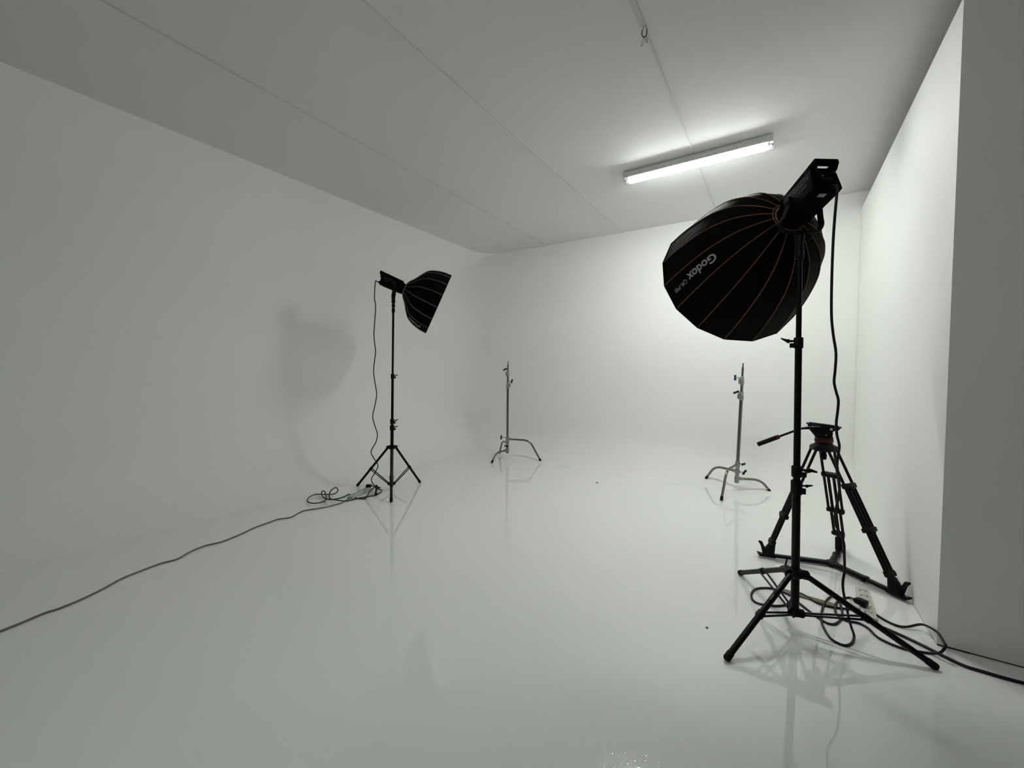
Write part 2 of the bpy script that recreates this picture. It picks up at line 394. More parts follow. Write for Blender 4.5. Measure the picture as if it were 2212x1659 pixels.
# ------------------------------------------------------------------ softbox and studio lamp
PROF = [(0, .19), (.05, .283), (.149, .42), (.28, .653), (.39, .806), (.552, .905), (.775, .98), (1., 1.)]
def prof_r(t, P):
    for i in range(len(P) - 1):
        if t <= P[i + 1][0] or i == len(P) - 2:
            x0, y0 = P[i]; x1, y1 = P[i + 1]; h = x1 - x0
            m0 = (P[i + 1][1] - P[max(i - 1, 0)][1]) / (P[i + 1][0] - P[max(i - 1, 0)][0])
            m1 = (P[min(i + 2, len(P) - 1)][1] - P[i][1]) / (P[min(i + 2, len(P) - 1)][0] - P[i][0])
            s = (t - x0) / h
            return y0 * (2 * s ** 3 - 3 * s * s + 1) + m0 * h * (s ** 3 - 2 * s * s + s) + y1 * (3 * s * s - 2 * s ** 3) + m1 * h * (s ** 3 - s * s)
def softbox(label, C, n, Rr, L, phase, P, line_mat, line_r, nrib=16):
    C = V(C); n = V(n).normalized(); u = n.cross(V((0, 0, 1))).normalized(); w = u.cross(n).normalized()
    def S(tau, k, off=0.):      # tau 0 ring .. 1 rim, k = rib index (fractional between ribs: straight cloth)
        r = prof_r(tau, P) * Rr; k0 = math.floor(k); fr = k - k0
        a0 = phase + k0 * 2 * PI / nrib; a1_ = phase + (k0 + 1) * 2 * PI / nrib
        c = (u * math.cos(a0) + w * math.sin(a0)) * (1 - fr) + (u * math.cos(a1_) + w * math.sin(a1_)) * fr
        return C - n * L * (1 - tau) + c * (r + off)
    t = thing('softbox', label, 'softbox', C - n * L)
    NT = 22; SUB = 3; NK = nrib * SUB; vs = []; fs = []
    for i in range(NT + 1):
        for j in range(NK): vs.append(S(i / NT, j / SUB))
    fs = [(i * NK + j, i * NK + (j + 1) % NK, (i + 1) * NK + (j + 1) % NK, (i + 1) * NK + j) for i in range(NT) for j in range(NK)]
    b = MB(); b.add(vs, fs); sh = b.build('fabric_shell', M['fabric'], t, 14)
    md = sh.modifiers.new('thickness', 'SOLIDIFY'); md.thickness = .003; md.offset = -1
    for k in range(nrib):
        b = MB(); b.tube([S(i / NT, k, .0008) for i in range(NT + 1)], line_r, 6); b.build('piping', line_mat, t)
    b = MB(); ring = [S(1., j, -.001) for j in range(nrib)]; ring2 = [S(.965, j, .002) for j in range(nrib)]
    b.tube(ring + [ring[0], ring[1]], .005, 8, caps=False); b.build('rim_edge', M['fabric'], t)
    b = MB(); vs = [C - n * L * .012] + [S(.988, j, -.006) for j in range(nrib)]
    b.add(vs, [(0, 1 + j, 1 + (j + 1) % nrib) for j in range(nrib)]); dfo = b.build('front_diffuser', M['white_fabric'], t, 0, label='white front diffuser cloth')
    dfo.modifiers.new('thickness', 'SOLIDIFY').thickness = .002
    r0 = prof_r(0, P) * Rr
    b = MB(); b.lathe(C - n * (L + .004), n, [(0, r0 - .010), (0, r0 - .001), (.010, r0 + .001), (.014, r0 - .004), (.014, r0 - .012)], 40); b.build('speed_ring', M['silver'], t, label='silver mounting ring')
    b = MB(); b.tube([S(.006, j / 2, .001) for j in range(nrib * 2)] + [S(.006, 0, .001), S(.006, .5, .001)], line_r * 1.2, 8, caps=False); b.build('ring_piping', line_mat, t)
    return t, S
def softbox_text(t, S, body, ta0, ta1, k0, kh, m, name='lettering', bold=True, label=None):
    """print on one cloth panel: reads from ta0 to ta1 along the rib, letters kh of the panel tall"""
    vs, fs = text_geom(body, 1., bold=bold); b = MB()
    x0 = min(v.x for v in vs); x1 = max(v.x for v in vs); y0 = min(v.y for v in vs); y1 = max(v.y for v in vs)
    sg = 1 if ta1 > ta0 else -1
    b.add([S(ta0 + (v.x - x0) / (x1 - x0) * (ta1 - ta0), k0 + sg * ((v.y - y0) / (y1 - y0) - .5) * kh, .003) for v in vs], fs)
    return b.build(name, m, t, 0, label=label)
def studio_lamp(label, P0, n, lamp_top, sc):
    """P0 pivot, n forward axis, lamp_top the pole tip under the yoke"""
    P0 = V(P0); n = V(n).normalized(); u = n.cross(V((0, 0, 1))).normalized(); w = u.cross(n).normalized(); T = V(lamp_top)
    t = thing('studio_light', label, 'studio light', T)
    def at(s, x, z): return P0 + n * s + u * x * sc + w * z * sc
    us = u * sc; ws = w * sc
    rot = Matrix((n, u, w)).transposed()
    b = MB(); sec = [(-.046, -.074), (.046, -.074), (.066, -.052), (.061, .034), (.050, .060), (-.050, .060), (-.061, .034), (-.066, -.052)]
    bm = bmesh.new(); rows = []
    for s, k in ((-.152, .93), (-.146, 1.), (.080, 1.), (.092, .95)): rows.append([bm.verts.new((s, x * k * sc, z * k * sc)) for x, z in sec])
    for i in range(3):
        for j in range(8): bm.faces.new((rows[i][j], rows[i][(j + 1) % 8], rows[i + 1][(j + 1) % 8], rows[i + 1][j]))
    bm.faces.new(rows[0][::-1]); bm.faces.new(rows[3]); b.bm(bm, P0, rot); b.build('body', M['body'], t, 30)
    b = MB(); b.lathe(at(.088, 0, -.008), n, [(h_, r_ * sc) for h_, r_ in ((0, .058), (.004, .068), (.022, .068), (.028, .062), (.036, .056))], 32); b.build('mount_collar', M['body'], t)
    b = MB(); b.prism(at(0, 0, 0), n, u, ws, [(.090, .050), (.084, .073), (-.080, .080), (-.110, .081), (-.104, .052)], .102 * sc, bev=.004); cv = b.build('top_cover', M['body'], t)
    b = MB()
    for sg in (-1, 1): b.prism(at(0, sg * .046, 0), n, u, ws, [(-.10, .050), (-.10, .079), (-.180, .083), (-.188, .076), (-.188, .058), (-.168, .036), (-.145, .030), (-.140, .046)], .013, bev=.003)
    b.prism(at(0, 0, 0), n, u, ws, [(-.168, .050), (-.162, .080), (-.180, .083), (-.188, .076), (-.188, .052), (-.180, .044)], .094 * sc, bev=.003)
    b.build('handle', M['body'], t)
    b = MB(); b.box(at(-.1525, 0, .004), (.002, .066, .034), rot, bev=.0008); b.build('screen', M['plastic'], t)
    b = MB(); b.box(at(-.154, -.012, .012), (.0015, .006, .006), rot); b.build('indicator', M['led'], t, label='tiny blue indicator')
    b = MB(); b.cyl(at(-.152, .030, .018), at(-.170, .030, .018), .010, n=16, ch=.002); b.build('knob', M['plastic'], t)
    b = MB(); b.box(at(-.158, .018, -.054), (.018, .028, .020), rot, bev=.003); b.build('power_socket', M['plastic'], t)
    b = MB(); b.box(at(-.125, -.018, -.0745), (.022, .036, .0012), rot); b.build('label_sticker', M['label'], t, label='small pale paper sticker underneath')
    for sg in (-1, 1):
        c = at(-.080, sg * .0652, .008)
        rd = n * sg; ud = (w * .998 - u * sg * .064)
        text_on('maker_name', 'NANLITE', .0255 * sc, c - V(u) * sg * .0010 + w * .010, rd, ud, M['dimink'], t, label='faint grey printed maker name')
        text_on('model_name', 'FS-300B', .0165 * sc, c + u * sg * .0012 - w * .018 - n * .006, rd, ud, M['dimink'], t, label='faint grey printed model name')
    # yoke: U bracket hanging straight down from the pivots onto the pole tip
    zlow_ = T.z + (.056 if sc > 1 else .030); b = MB(); base_ = V((T.x, T.y, zlow_)); nh = V((n.x, n.y, 0)).normalized()
    for sg in (-1, 1):
        top_ = P0 + u * sg * .078 * sc; hw = .112 if sc > 1 else .098
        pl = [top_ + V((0, 0, .016)), top_ - V((0, 0, .03)), lerp(top_, base_ + u * sg * hw, .55), base_ + u * sg * hw + V((0, 0, .045)), base_ + u * sg * (hw - .012) + V((0, 0, .014)), base_ + u * sg * (hw - .040), base_]
        pl = smooth_path(pl, 3); vs = []
        for q in pl:      # flat bracket strip, 34 mm wide
            for a_, c_ in ((-.017, -1), (.017, -1), (.017, 1), (-.017, 1)):
                k_ = min(range(len(pl)), key=lambda m_: (pl[m_] - q).length); tg = (pl[min(k_ + 1, len(pl) - 1)] - pl[max(k_ - 1, 0)]).normalized()
                nr = tg.cross(nh).normalized(); vs.append(q + nh * a_ + nr * .003 * c_)
        m_ = len(pl); b.add(vs, [(i_ * 4 + k_, i_ * 4 + (k_ + 1) % 4, (i_ + 1) * 4 + (k_ + 1) % 4, (i_ + 1) * 4 + k_) for i_ in range(m_ - 1) for k_ in range(4)] + [(3, 2, 1, 0), tuple((m_ - 1) * 4 + k_ for k_ in range(4))])
        b.cyl(top_ - u * sg * .014, top_ + u * sg * .010, .020, n=18)
    b.build('yoke', M['black'], t)
    b = MB(); b.lathe(T + V((0, 0, -.045)), (0, 0, 1), [(0, .016), (.004, .019), (.028, .019), (.034, .015), (.045, .015), (.052, .021), (.085, .021), (.092, .014), (.10, .014)], 20)
    rc = b.build('stand_receiver', M['plastic'], t)
    b = MB(); wing_lever(b, T + V((0, 0, .02)) + u * .016, u, .9); b.build('lever', M['plastic'], rc)
    b = MB(); p = P0 + u * .088; b.cyl(p, p + u * .022, .016, .013, n=14, ch=.003); b.build('tilt_knob', M['plastic'], t)
    return t, at
CN = V((-.309, 3.1878, 2.0153)); nN = V((-.535, .7686, -.3507)).normalized(); pivN = CN - nN * .7178
PROFN = [(0, .165), (.05, .33), (.149, .53), (.28, .675), (.39, .76), (.552, .845), (.775, .935), (1., 1.)]
sbN, SN = softbox('large black deep softbox with orange seams, at upper right on the nearest stand', CN, nN, .472, .604, 2.4909, PROFN, M['orange'], .0028)
lmN, atN = studio_lamp('black studio lamp with handle behind the large orange seamed softbox', pivN, nN, axN(2.05), 1.09)
softbox_text(sbN, SN, 'Godox', .34, .68, 2.47, .37, M['ink'], label='pale grey printed maker name')
softbox_text(sbN, SN, 'QR-P90', .705, .90, 2.47, .19, M['ink'], name='model_lettering', bold=False, label='thin pale grey model lettering')
CL = V((-3.318, 3.46, 2.125)); nL_ = V((.619, .68, -.393)).normalized(); nLl = V((.619, .68, -.352)).normalized(); pivL = CL - nL_ * .405 - nLl * .119
sbL, SL = softbox('smaller black softbox with grey seams, pointing right on the far left stand', CL, nL_, .363, .405, .137, PROF, M['greyline'], .0030)
lmL, atL = studio_lamp('black studio lamp with handle behind the smaller grey seamed softbox', pivL, nLl, axL(2.115), .90)
softbox_text(sbL, SL, 'phottix', .80, .41, 12.45, .50, M['label'], label='small pale printed maker name')

# ------------------------------------------------------------------ cables
HANG = [(0.188,2.489,2.238), (0.192,2.495,2.18), (0.195,2.503,2.117), (0.193,2.516,2.01), (0.194,2.536,1.836), (0.199,2.556,1.658), (0.21,2.566,1.555), (0.223,2.575,1.471), (0.223,2.584,1.384), (0.221,2.591,1.326), (0.23,2.595,1.279), (0.241,2.599,1.233), (0.24,2.606,1.174), (0.237,2.612,1.115), (0.242,2.618,1.056), (0.253,2.623,1.005), (0.251,2.628,0.962), (0.248,2.634,0.901), (0.258,2.641,0.83), (0.262,2.647,0.769), (0.255,2.655,0.694), (0.249,2.661,0.643), (0.255,2.667,0.582), (0.277,2.67,0.538), (0.29,2.673,0.492), (0.294,2.679,0.43), (0.298,2.687,0.348), (0.294,2.693,0.296), (0.295,2.697,0.253), (0.302,2.701,0.207), (0.314,2.706,0.154), (0.323,2.71,0.101), (0.336,2.714,0.05)]
LOOP = [(0.349,2.723,0.006), (0.335,2.651,0.006), (0.307,2.602,0.006), (0.278,2.597,0.006), (0.245,2.626,0.006), (0.223,2.719,0.006), (0.219,2.811,0.006), (0.233,2.94,0.006), (0.256,3.042,0.006), (0.284,3.122,0.006), (0.31,3.168,0.006), (0.324,3.147,0.006), (0.325,3.046,0.006), (0.322,2.935,0.006), (0.308,2.862,0.006), (0.282,2.8,0.006), (0.257,2.777,0.006), (0.227,2.787,0.006), (0.191,2.831,0.006), (0.156,2.875,0.006), (0.12,2.933,0.006), (0.082,2.996,0.006), (0.03,3.024,0.006), (-0.017,3.031,0.006), (-0.071,3.0,0.006), (-0.107,2.952,0.006), (-0.12,2.872,0.006), (-0.108,2.806,0.006), (-0.076,2.785,0.006), (-0.025,2.798,0.006), (0.031,2.832,0.006), (0.064,2.88,0.006), (0.09,2.976,0.006), (0.118,3.058,0.006), (0.146,3.055,0.006), (0.173,3.027,0.006), (0.22,2.988,0.006), (0.273,2.984,0.006), (0.347,3.012,0.006), (0.396,3.037,0.006), (0.433,3.054,0.006), (0.475,3.04,0.006), (0.519,2.987,0.006), (0.561,2.966,0.006), (0.598,2.97,0.012), (0.652,3.001,0.028), (0.672,2.953,0.05), (0.687,2.859,0.072), (0.687,2.769,0.075), (0.687,2.744,0.066), (0.67,2.744,0.03), (0.644,2.763,0.006), (0.601,2.746,0.006), (0.545,2.732,0.006), (0.489,2.746,0.006), (0.447,2.78,0.006), (0.424,2.843,0.006), (0.396,2.872,0.006), (0.373,2.876,0.006), (0.336,2.866,0.006), (0.31,2.884,0.006), (0.295,2.916,0.006), (0.293,2.969,0.006), (0.307,3.059,0.006), (0.338,3.135,0.006), (0.38,3.176,0.006), (0.415,3.163,0.006)]
EXT = [(0.427,2.934,0.006), (0.453,2.911,0.006), (0.513,2.89,0.006), (0.607,2.833,0.006), (0.675,2.78,0.006), (0.744,2.732,0.006), (0.801,2.725,0.006), (0.929,2.725,0.006), (1.094,2.762,0.006)]
LHANG = [(-3.685,2.949,2.3), (-3.704,2.927,2.293), (-3.721,2.91,2.264), (-3.732,2.906,2.217), (-3.74,2.906,2.162), (-3.741,2.919,2.091), (-3.746,2.925,2.031), (-3.759,2.927,1.94), (-3.771,2.929,1.849), (-3.783,2.932,1.758), (-3.787,2.944,1.666), (-3.789,2.959,1.573), (-3.807,2.958,1.464), (-3.824,2.959,1.34), (-3.826,2.979,1.225), (-3.827,3.003,1.09), (-3.85,2.998,0.963), (-3.876,2.987,0.838), (-3.873,3.009,0.74), (-3.864,3.041,0.631), (-3.882,3.036,0.533), (-3.913,3.009,0.459), (-3.925,3.002,0.41), (-3.914,3.028,0.348), (-3.895,3.065,0.279), (-3.895,3.072,0.234), (-3.924,3.049,0.159), (-3.947,3.028,0.107), (-3.951,3.032,0.06)]
LLOOP = [(-3.929,3.062,0.005), (-3.808,3.013,0.005), (-3.763,3.018,0.005), (-3.683,2.947,0.005), (-3.664,2.899,0.005), (-3.642,2.853,0.005), (-3.675,2.759,0.005), (-3.703,2.659,0.005), (-3.711,2.586,0.005), (-3.724,2.544,0.005), (-3.736,2.489,0.02), (-3.822,2.472,0.02), (-3.873,2.419,0.03), (-3.959,2.436,0.03), (-4.062,2.478,0.03), (-4.073,2.488,0.055), (-4.101,2.518,0.055), (-4.05,2.505,0.055), (-4.007,2.494,0.03), (-3.886,2.42,0.03), (-3.855,2.372,0.02), (-3.86,2.317,0.02), (-3.896,2.281,0.02), (-3.964,2.275,0.02), (-4.039,2.307,0.02), (-4.121,2.383,0.02), (-4.148,2.453,0.02), (-4.113,2.494,0.02), (-4.02,2.549,0.02), (-3.948,2.566,0.04), (-3.872,2.543,0.085), (-3.956,2.594,0.085), (-4.003,2.599,0.085), (-3.959,2.529,0.085), (-4.015,2.543,0.04), (-3.974,2.51,0.02), (-3.935,2.495,0.005), (-3.891,2.492,0.005), (-3.871,2.528,0.005), (-3.869,2.61,0.005), (-3.903,2.692,0.005), (-3.875,2.7,0.005), (-3.788,2.679,0.005), (-3.699,2.662,0.005), (-3.635,2.696,0.005), (-3.604,2.699,0.03), (-3.69,2.791,0.03), (-3.797,2.915,0.03), (-3.825,2.974,0.03), (-3.773,2.985,0.03), (-3.766,3.002,0.03), (-3.817,3.012,0.03), (-3.851,3.001,0.03), (-3.893,2.974,0.03)]
FC = [(-3.789,2.637,0.005), (-3.72,2.498,0.005), (-3.71,2.398,0.005), (-3.728,2.3,0.005), (-3.757,2.221,0.005), (-3.792,2.14,0.005), (-3.774,2.074,0.005), (-3.721,1.969,0.005), (-3.765,1.88,0.005), (-3.754,1.812,0.005), (-3.725,1.666,0.005), (-3.672,1.541,0.005), (-3.626,1.387,0.005), (-3.646,1.277,0.005), (-3.614,1.173,0.005), (-3.549,1.075,0.005), (-3.561,0.988,0.005), (-3.541,0.889,0.005), (-3.505,0.773,0.005), (-3.432,0.67,0.005), (-3.377,0.566,0.005), (-3.35,0.476,0.005), (-3.352,0.422,0.005), (-3.323,0.341,0.005), (-3.303,0.266,0.005), (-3.271,0.151,0.005)]
def cord(lamp, pts, r, m, k=4):
    b = MB(); b.tube(smooth_path(pts, k), r, 10); return b.build('power_cord', m, lamp)
startN = atN(-.166, .018, -.058); h0 = [startN, startN - nN * .006 + V((.004, 0, -.016))]
pc = cord(lmN, h0 + [V(p) for p in HANG[2:]] + [V(p) for p in LOOP[:-1]] + [V((.388, 3.115, .030)), V((.404, 3.060, .050))], .0060, M['cable'])
def plug(p, d, parent, m):
    d = V(d).normalized(); s = d.cross(V((0, 0, 1))).normalized(); up = s.cross(d); p = V(p)
    b = MB(); b.prism(p, d, s, up, [(-.012, -.008), (0, -.016), (.044, -.018), (.050, -.014), (.050, .014), (.040, .018), (.006, .016), (-.012, .008)], .040, bev=.005)
    b.build('plug', m, parent)
plug((.400, 3.062, .052), (.80, -.56, -.05), pc, M['plastic'])
b = MB(); b.tube(smooth_path([(.452, 2.905, .012)] + EXT[1:], 5), .0076, 10)
tag(recentre(b.build('extension_cable', M['cable'], None)), 'thick black cable running off to the right past the white wall corner', 'cable')
startL = atL(-.166, .018, -.056)
lc = cord(lmL, [startL, startL - nLl * .016 + V((0, 0, -.002)), startL - nLl * .034 + V((0, 0, -.014))] + [V(p) for p in LHANG[4:]] + [V(p) for p in LLOOP[:-1]] + [V((-3.875, 2.965, .045))], .0058, M['cable'])
plug((-3.872, 2.955, .046), (-.80, -.58, -.05), lc, M['plastic'])
tie0 = V((-3.93, 3.07, .075)); tie1 = V((-3.655, 2.86, .014))
b = MB(); b.tube(smooth_path([(-3.815, 2.985, .050), (-3.770, 2.960, .062), (-3.735, 2.930, .045), (-3.690, 2.885, .024), (-3.650, 2.855, .012)]), [.009] * 17, 8); b.lathe((-3.652, 2.856, .004), (0, 0, 1), [(0, .014), (.012, .016), (.020, .010)], 12); b.build('cable_tie', M['rubber'], lc)
b = MB(); b.tube(smooth_path(FC, 4), .0064, 8)
tag(recentre(b.build('extension_cable', M['greycable'], None)), 'long grey cable wandering across the floor to the lower left', 'cable')

# ------------------------------------------------------------------ power strips
def power_strip(label, a, b_, width, m, msock, n=5):
    a = V(a); b_ = V(b_); d = (b_ - a).normalized(); s = d.cross(V((0, 0, 1))); L = (b_ - a).length; c = (a + b_) / 2
    rot = Matrix((d, s, V((0, 0, 1)))).transposed()
    t = thing('power_strip', label, 'power strip', (c.x, c.y, 0))
    q = MB(); q.box(c + V((0, 0, .015)), (L, width, .030), rot, bev=.005, seg=3); q.build('body', m, t)
    for i in range(n):
        p = a + d * (L * (i + .6) / (n + .4)) + V((0, 0, .0302))
        q = MB(); q.box(p, (L / (n + .4) * .80, width * .74, .002), rot, bev=.0006); so = q.build('outlet', msock, t)
        q = MB()
        for dx, dy, lx, ly in ((-.010, -.016, .004, .011), (-.010, -.002, .004, .009), (.006, -.010, .004, .011), (-.003, .013, .0035, .012), (.010, .015, .0035, .010)):
            q.box(p + d * dx + s * dy + V((0, 0, .0012)), (lx, ly, .0012), rot)
        q.build('slots', M['gap'], so, 0)
    return t
power_strip('off white power strip on the floor behind the nearest stand, by the right wall', (.455, 3.312, 0), (.440, 2.93, 0), .066, M['strip'], M['socket'])
power_strip('pale grey power strip on the floor under the far left stand', (-3.884, 2.948, 0), (-3.765, 2.615, 0), .070, M['strip2'], M['strip2'], 4)
b = MB(); p0 = V((.040, 3.048, 0)); p1 = V((.310, 3.020, 0)); d = (p1 - p0).normalized()
b.box((p0 + p1) / 2 + V((0, 0, .004)), ((p1 - p0).length, .042, .006), Matrix((d, d.cross(V((0, 0, -1))), V((0, 0, 1)))).transposed(), bev=.001)
tag(recentre(b.build('flat_board', M['tan'], None, 0)), 'flat tan strip lying on the floor behind the nearest stand', 'board')
for (x, y), lb in (((-1.864, 4.747), 'tiny brown chip on the bare white floor midway between the steel stands'), ((-.298, 2.365), 'tiny pale chip on the floor left of the nearest stand')):
    kk = 1. if y > 4 else .45; b = MB(); b.prism((x, y, .004), V((1, 0, 0)), V((0, 0, 1)), V((0, 1, 0)), [(-.016 * kk, -.004 * kk), (.003 * kk, -.009 * kk), (.017 * kk, -.002 * kk), (.006 * kk, .009 * kk), (-.010 * kk, .007 * kk)], .005, bev=.001)
    tag(recentre(b.build('paint_chip', M['speck'] if y > 4 else M['greycable'], None, 0)), lb, 'paint chip')

# ------------------------------------------------------------------ C-stands
def t_handle(mb_stem, mb_bar, c, d, bar, ln=.045, bl=.064, r=.0115):
    c = V(c); d = V(d).normalized(); bar = V(bar).normalized()
    mb_stem.cyl(c, c + d * ln, .0055, n=10)
    e = c + d * ln
    mb_bar.tube([e - bar * bl / 2, e - bar * bl * .42, e, e + bar * bl * .42, e + bar * bl / 2], [r * .7, r * 1.2, r * .95, r * 1.2, r * .7], 12)
def c_stand(label, base, top, legs, handles, collars, pin, zb):
    base = V(base); top = V(top)
    def ax(z): return lerp(base, top, z / top.z)
    t = thing('c_stand', label, 'light stand', (base.x, base.y, 0), None)
    z1, z2, z3 = collars
    for (za, zc, r) in ((zb, z1, .0188), (z1 - .05, z2, .0155), (z2 - .05, pin, .0115)):
        b = MB(); b.cyl(ax(za), ax(zc), r, n=20); b.build('riser', M['chrome'], t)
    b = MB(); b.tube([ax(pin), ax(pin + .001), ax(top.z - .002), ax(top.z)], [.0085, .0078, .0078, .006], 14); b.build('top_pin', M['chrome'], t)
    for ci, (z, r) in enumerate(((z1, .0255), (z2, .0225))):
        b = MB(); b.tube([ax(z - .052), ax(z - .048), ax(z - .004), ax(z - .002), ax(z + .040), ax(z + .044)], [r - .003, r, r, r - .003, r - .003, r - .006], 20)
        hd_ = V(handles[1 - ci][1]).normalized(); hd_.z = 0; hd_.normalize(); sd_ = hd_.cross(V((0, 0, 1)))
        b.box(ax(z - .006) + hd_ * (r + .004), (.022, .026, .062), Matrix((hd_, sd_, V((0, 0, 1)))).transposed(), bev=.004)
        b.build('clamp_collar', M['casting'], t)
    # base column sleeve
    b = MB(); b.tube([ax(zb - .02), ax(zb - .016), ax(zb + .05), ax(zb + .052), ax(.30), ax(.305), ax(.345), ax(.35)], [.020, .024, .024, .0205, .0205, .0245, .0245, .021], 22); b.build('base_sleeve', M['casting'], t)
    for (fx_, fy_, za, zbend, sb, zmid) in legs:
        fz = .046 if fy_ > 5.51 else (.028 if fx_ < -3.7 else 0.); f = V((fx_, fy_, 0)); h = f - V((base.x, base.y, 0)); hd = h.normalized(); Ln = h.length
        p0 = ax(za); p0 = V((p0.x, p0.y, za))
        b = MB(); b.cyl(p0 + hd * .012, p0 + hd * .062, .0185, n=16, ch=.003); b.tube([p0 + V((0, 0, -.024)), p0 + V((0, 0, .024))], .0265, 20); b.build('leg_socket', M['casting'], t)
        pb = V((base.x, base.y, 0)) + hd * (Ln * sb); pb.z = zbend; pf = V((f.x, f.y, .012 + fz)); q0 = p0 + hd * .05
        pts = [q0, lerp(q0, pb, .5)]
        rb = .10; d1 = (pb - q0).normalized(); d2 = (pf - pb).normalized(); A = pb - d1 * rb * .9; B = pb + d2 * rb * .9
        pts.append(A)
        for k in range(1, 8):
            s = k / 8; pts.append(A * (1 - s) ** 2 + pb * 2 * s * (1 - s) + B * s * s)
        pts += [B, pf - d2 * .035]
        b = MB(); b.tube(pts, .0136, 14); lg = b.build('leg', M['chrome'], t)
        b = MB(); b.tube([pf - d2 * .045, pf - d2 * .040, pf - d2 * .004, pf], [.0138, .0158, .0158, .0130], 14); b.build('foot_cap', M['rubber'], lg)
    for (z, d, bar, off, mk, ln) in handles:
        s_ = MB(); br = MB(); t_handle(s_, br, ax(z) + V(d).normalized() * .012 + V((0, 0, off)), d, bar, ln)
        hh = br.build('t_handle', M[mk], t); s_.build('stem', M['casting'], hh)
    return t
ir = V((.998, .075, 0)); il = -ir
c_stand('polished steel stand on turtle legs with blue knob, in front of the right wall', (-.404, 5.349, 0), (-.369, 5.351, 1.485),
    [(-.501, 4.824, .318, .312, .69, 0), (-.752, 5.535, .236, .236, .70, 0), (-.072, 5.498, .150, .148, .72, 0)],
    [(1.318, il, (0, 0, 1), 0, 'blue', .060), (1.150, il, (.75, -.25, .35), 0, 'navy', .042), (.325, ir, (.3, .9, 0), 0, 'navy', .046), (.262, ir, (.45, .2, .75), -.03, 'navy', .060)],
    (1.112, 1.286, 0), 1.437, .120)
ir = V((.83, .557, 0)); il = -ir
c_stand('polished steel stand on turtle legs in the far left corner of the room', (-3.506, 5.191, 0), (-3.510, 5.189, 1.527),
    [(-3.535, 4.822, .148, .150, .72, 0), (-3.009, 5.360, .320, .316, .665, 0), (-3.775, 5.362, .262, .258, .66, 0)],
    [(1.375, V((-.7, -.7, 0)), (.6, .4, .42), .02, 'navy', .034), (1.185, ir, (.25, .1, .9), .03, 'navy', .050), (.325, il, (0, .2, 1), .02, 'navy', .085), (.222, V((.25, -.9, -.1)), (.75, .4, -.32), 0, 'navy', .036)],
    (1.160, 1.338, 0), 1.474, .120)

# ------------------------------------------------------------------ video tripod
TC = V((.328, 3.631, 0)); BW = V((.264, 3.635, .859)); ta = V((.996, -.09, 0)).normalized(); tb_ = V((.09, .996, 0)).normalized(); Z = V((0, 0, 1))
t = thing('video_tripod', 'black video tripod with fluid head behind the nearest light stand', 'tripod', TC)
b = MB(); b.lathe(BW + V((0, 0, -.030)), Z, [(0, .036), (.004, .052), (.018, .066), (.028, .068), (.034, .060), (.044, .054)], 32)
FE = [V((-.053, 3.541, .045)), V((.626, 3.361, .045)), V((.412, 3.989, .045))]
for F in FE:
    d = V((F.x - BW.x, F.y - BW.y, 0)).normalized(); e = d.cross(Z)
    b.prism(BW + d * .054 + V((0, 0, -.012)), d, e, Z, [(-.03, -.022), (.010, -.026), (.018, -.016), (.014, .006), (-.004, .016), (-.03, .016)], .104, bev=.004)
b.build('bowl', M['plastic'], t)
b = MB(); b.tube([BW + V((0, 0, -.030)), BW + V((0, 0, -.062)), BW + V((0, 0, -.066)), BW + V((0, 0, -.098)), BW + V((0, 0, -.102))], [.017, .017, .021, .019, .012], 16); b.build('bowl_knob', M['plastic'], t)
tt = [(.367, .644, .902), (.286, .604, .896), (.268, .626, .868)]
for F, (t1, t2, t3) in zip(FE, tt):
    d = V((F.x - BW.x, F.y - BW.y, 0)).normalized(); e = d.cross(Z).normalized()
    T0 = BW + d * .056 + V((0, 0, -.018)); dv = (F - T0).normalized(); nn = e.cross(dv).normalized()
    rot = Matrix((e, nn, dv)).transposed()
    b = MB()
    for sg in (-1, 1): b.cyl(T0 + e * sg * .043, lerp(T0, F, t2) + e * sg * .043, .0088, n=12)
    leg = b.build('leg', M['black'], t)
    b = MB()
    for sg in (-1, 1): b.cyl(lerp(T0, F, t1) + e * sg * .0165, lerp(T0, F, t2) + e * sg * .0165, .0098, n=12)
    b.build('inner_tube', M['black'], leg)
    b = MB(); b.cyl(lerp(T0, F, t2), F - dv * .02, .0105, n=14); b.cyl(lerp(T0, F, t3), F - dv * .02, .018, n=14); b.cyl(lerp(T0, F, t2) + e * .028, lerp(T0, F, t3) + e * .028, .0095, n=12); b.cyl(lerp(T0, F, t2) - e * .028, lerp(T0, F, t3) - e * .028, .0095, n=12); b.build('lower_tube', M['black'], leg)
    for tk, wd, hh in ((t1, .112, .034), (t2, .110, .030), (t3, .074, .036)):
        b = MB(); b.box(lerp(T0, F, tk), (wd, .032, hh), rot, bev=.006)
        if tk != t3: b.box(lerp(T0, F, tk) + nn * .012 + dv * .014, (wd * .45, .016, .020), rot, bev=.004)
        else: b.box(lerp(T0, F, tk) - e * .030 + dv * .004, (.03, .026, .026), rot, bev=.005)
        b.build('leg_clamp', M['plastic'], leg)
    b = MB(); b.prism(F + V((0, 0, .0)), d, e, Z, [(-.046, .075), (-.016, .070), (.012, .030), (.030, -.020), (.030, -.030), (-.035, -.030), (-.040, -.010)], .046, bev=.005)
    b.build('foot', M['plastic'], leg)
    b = MB(); b.prism(F + d * .028 + V((0, 0, .010)), d, e, Z, [(-.016, -.02), (.004, -.022), (.018, .034), (.034, .058), (.028, .066), (.008, .062), (.0, .040), (-.014, .012)], .022, bev=.003)
    b.build('rubber_strap', M['rubber'], leg)
HB = V((.333, 3.647, .022))
b = MB(); b.lathe(HB + V((0, 0, -.014)), Z, [(0, .034), (.004, .040), (.022, .040), (.028, .030)], 24)
sp = b.build('spreader_hub', M['plastic'], t)
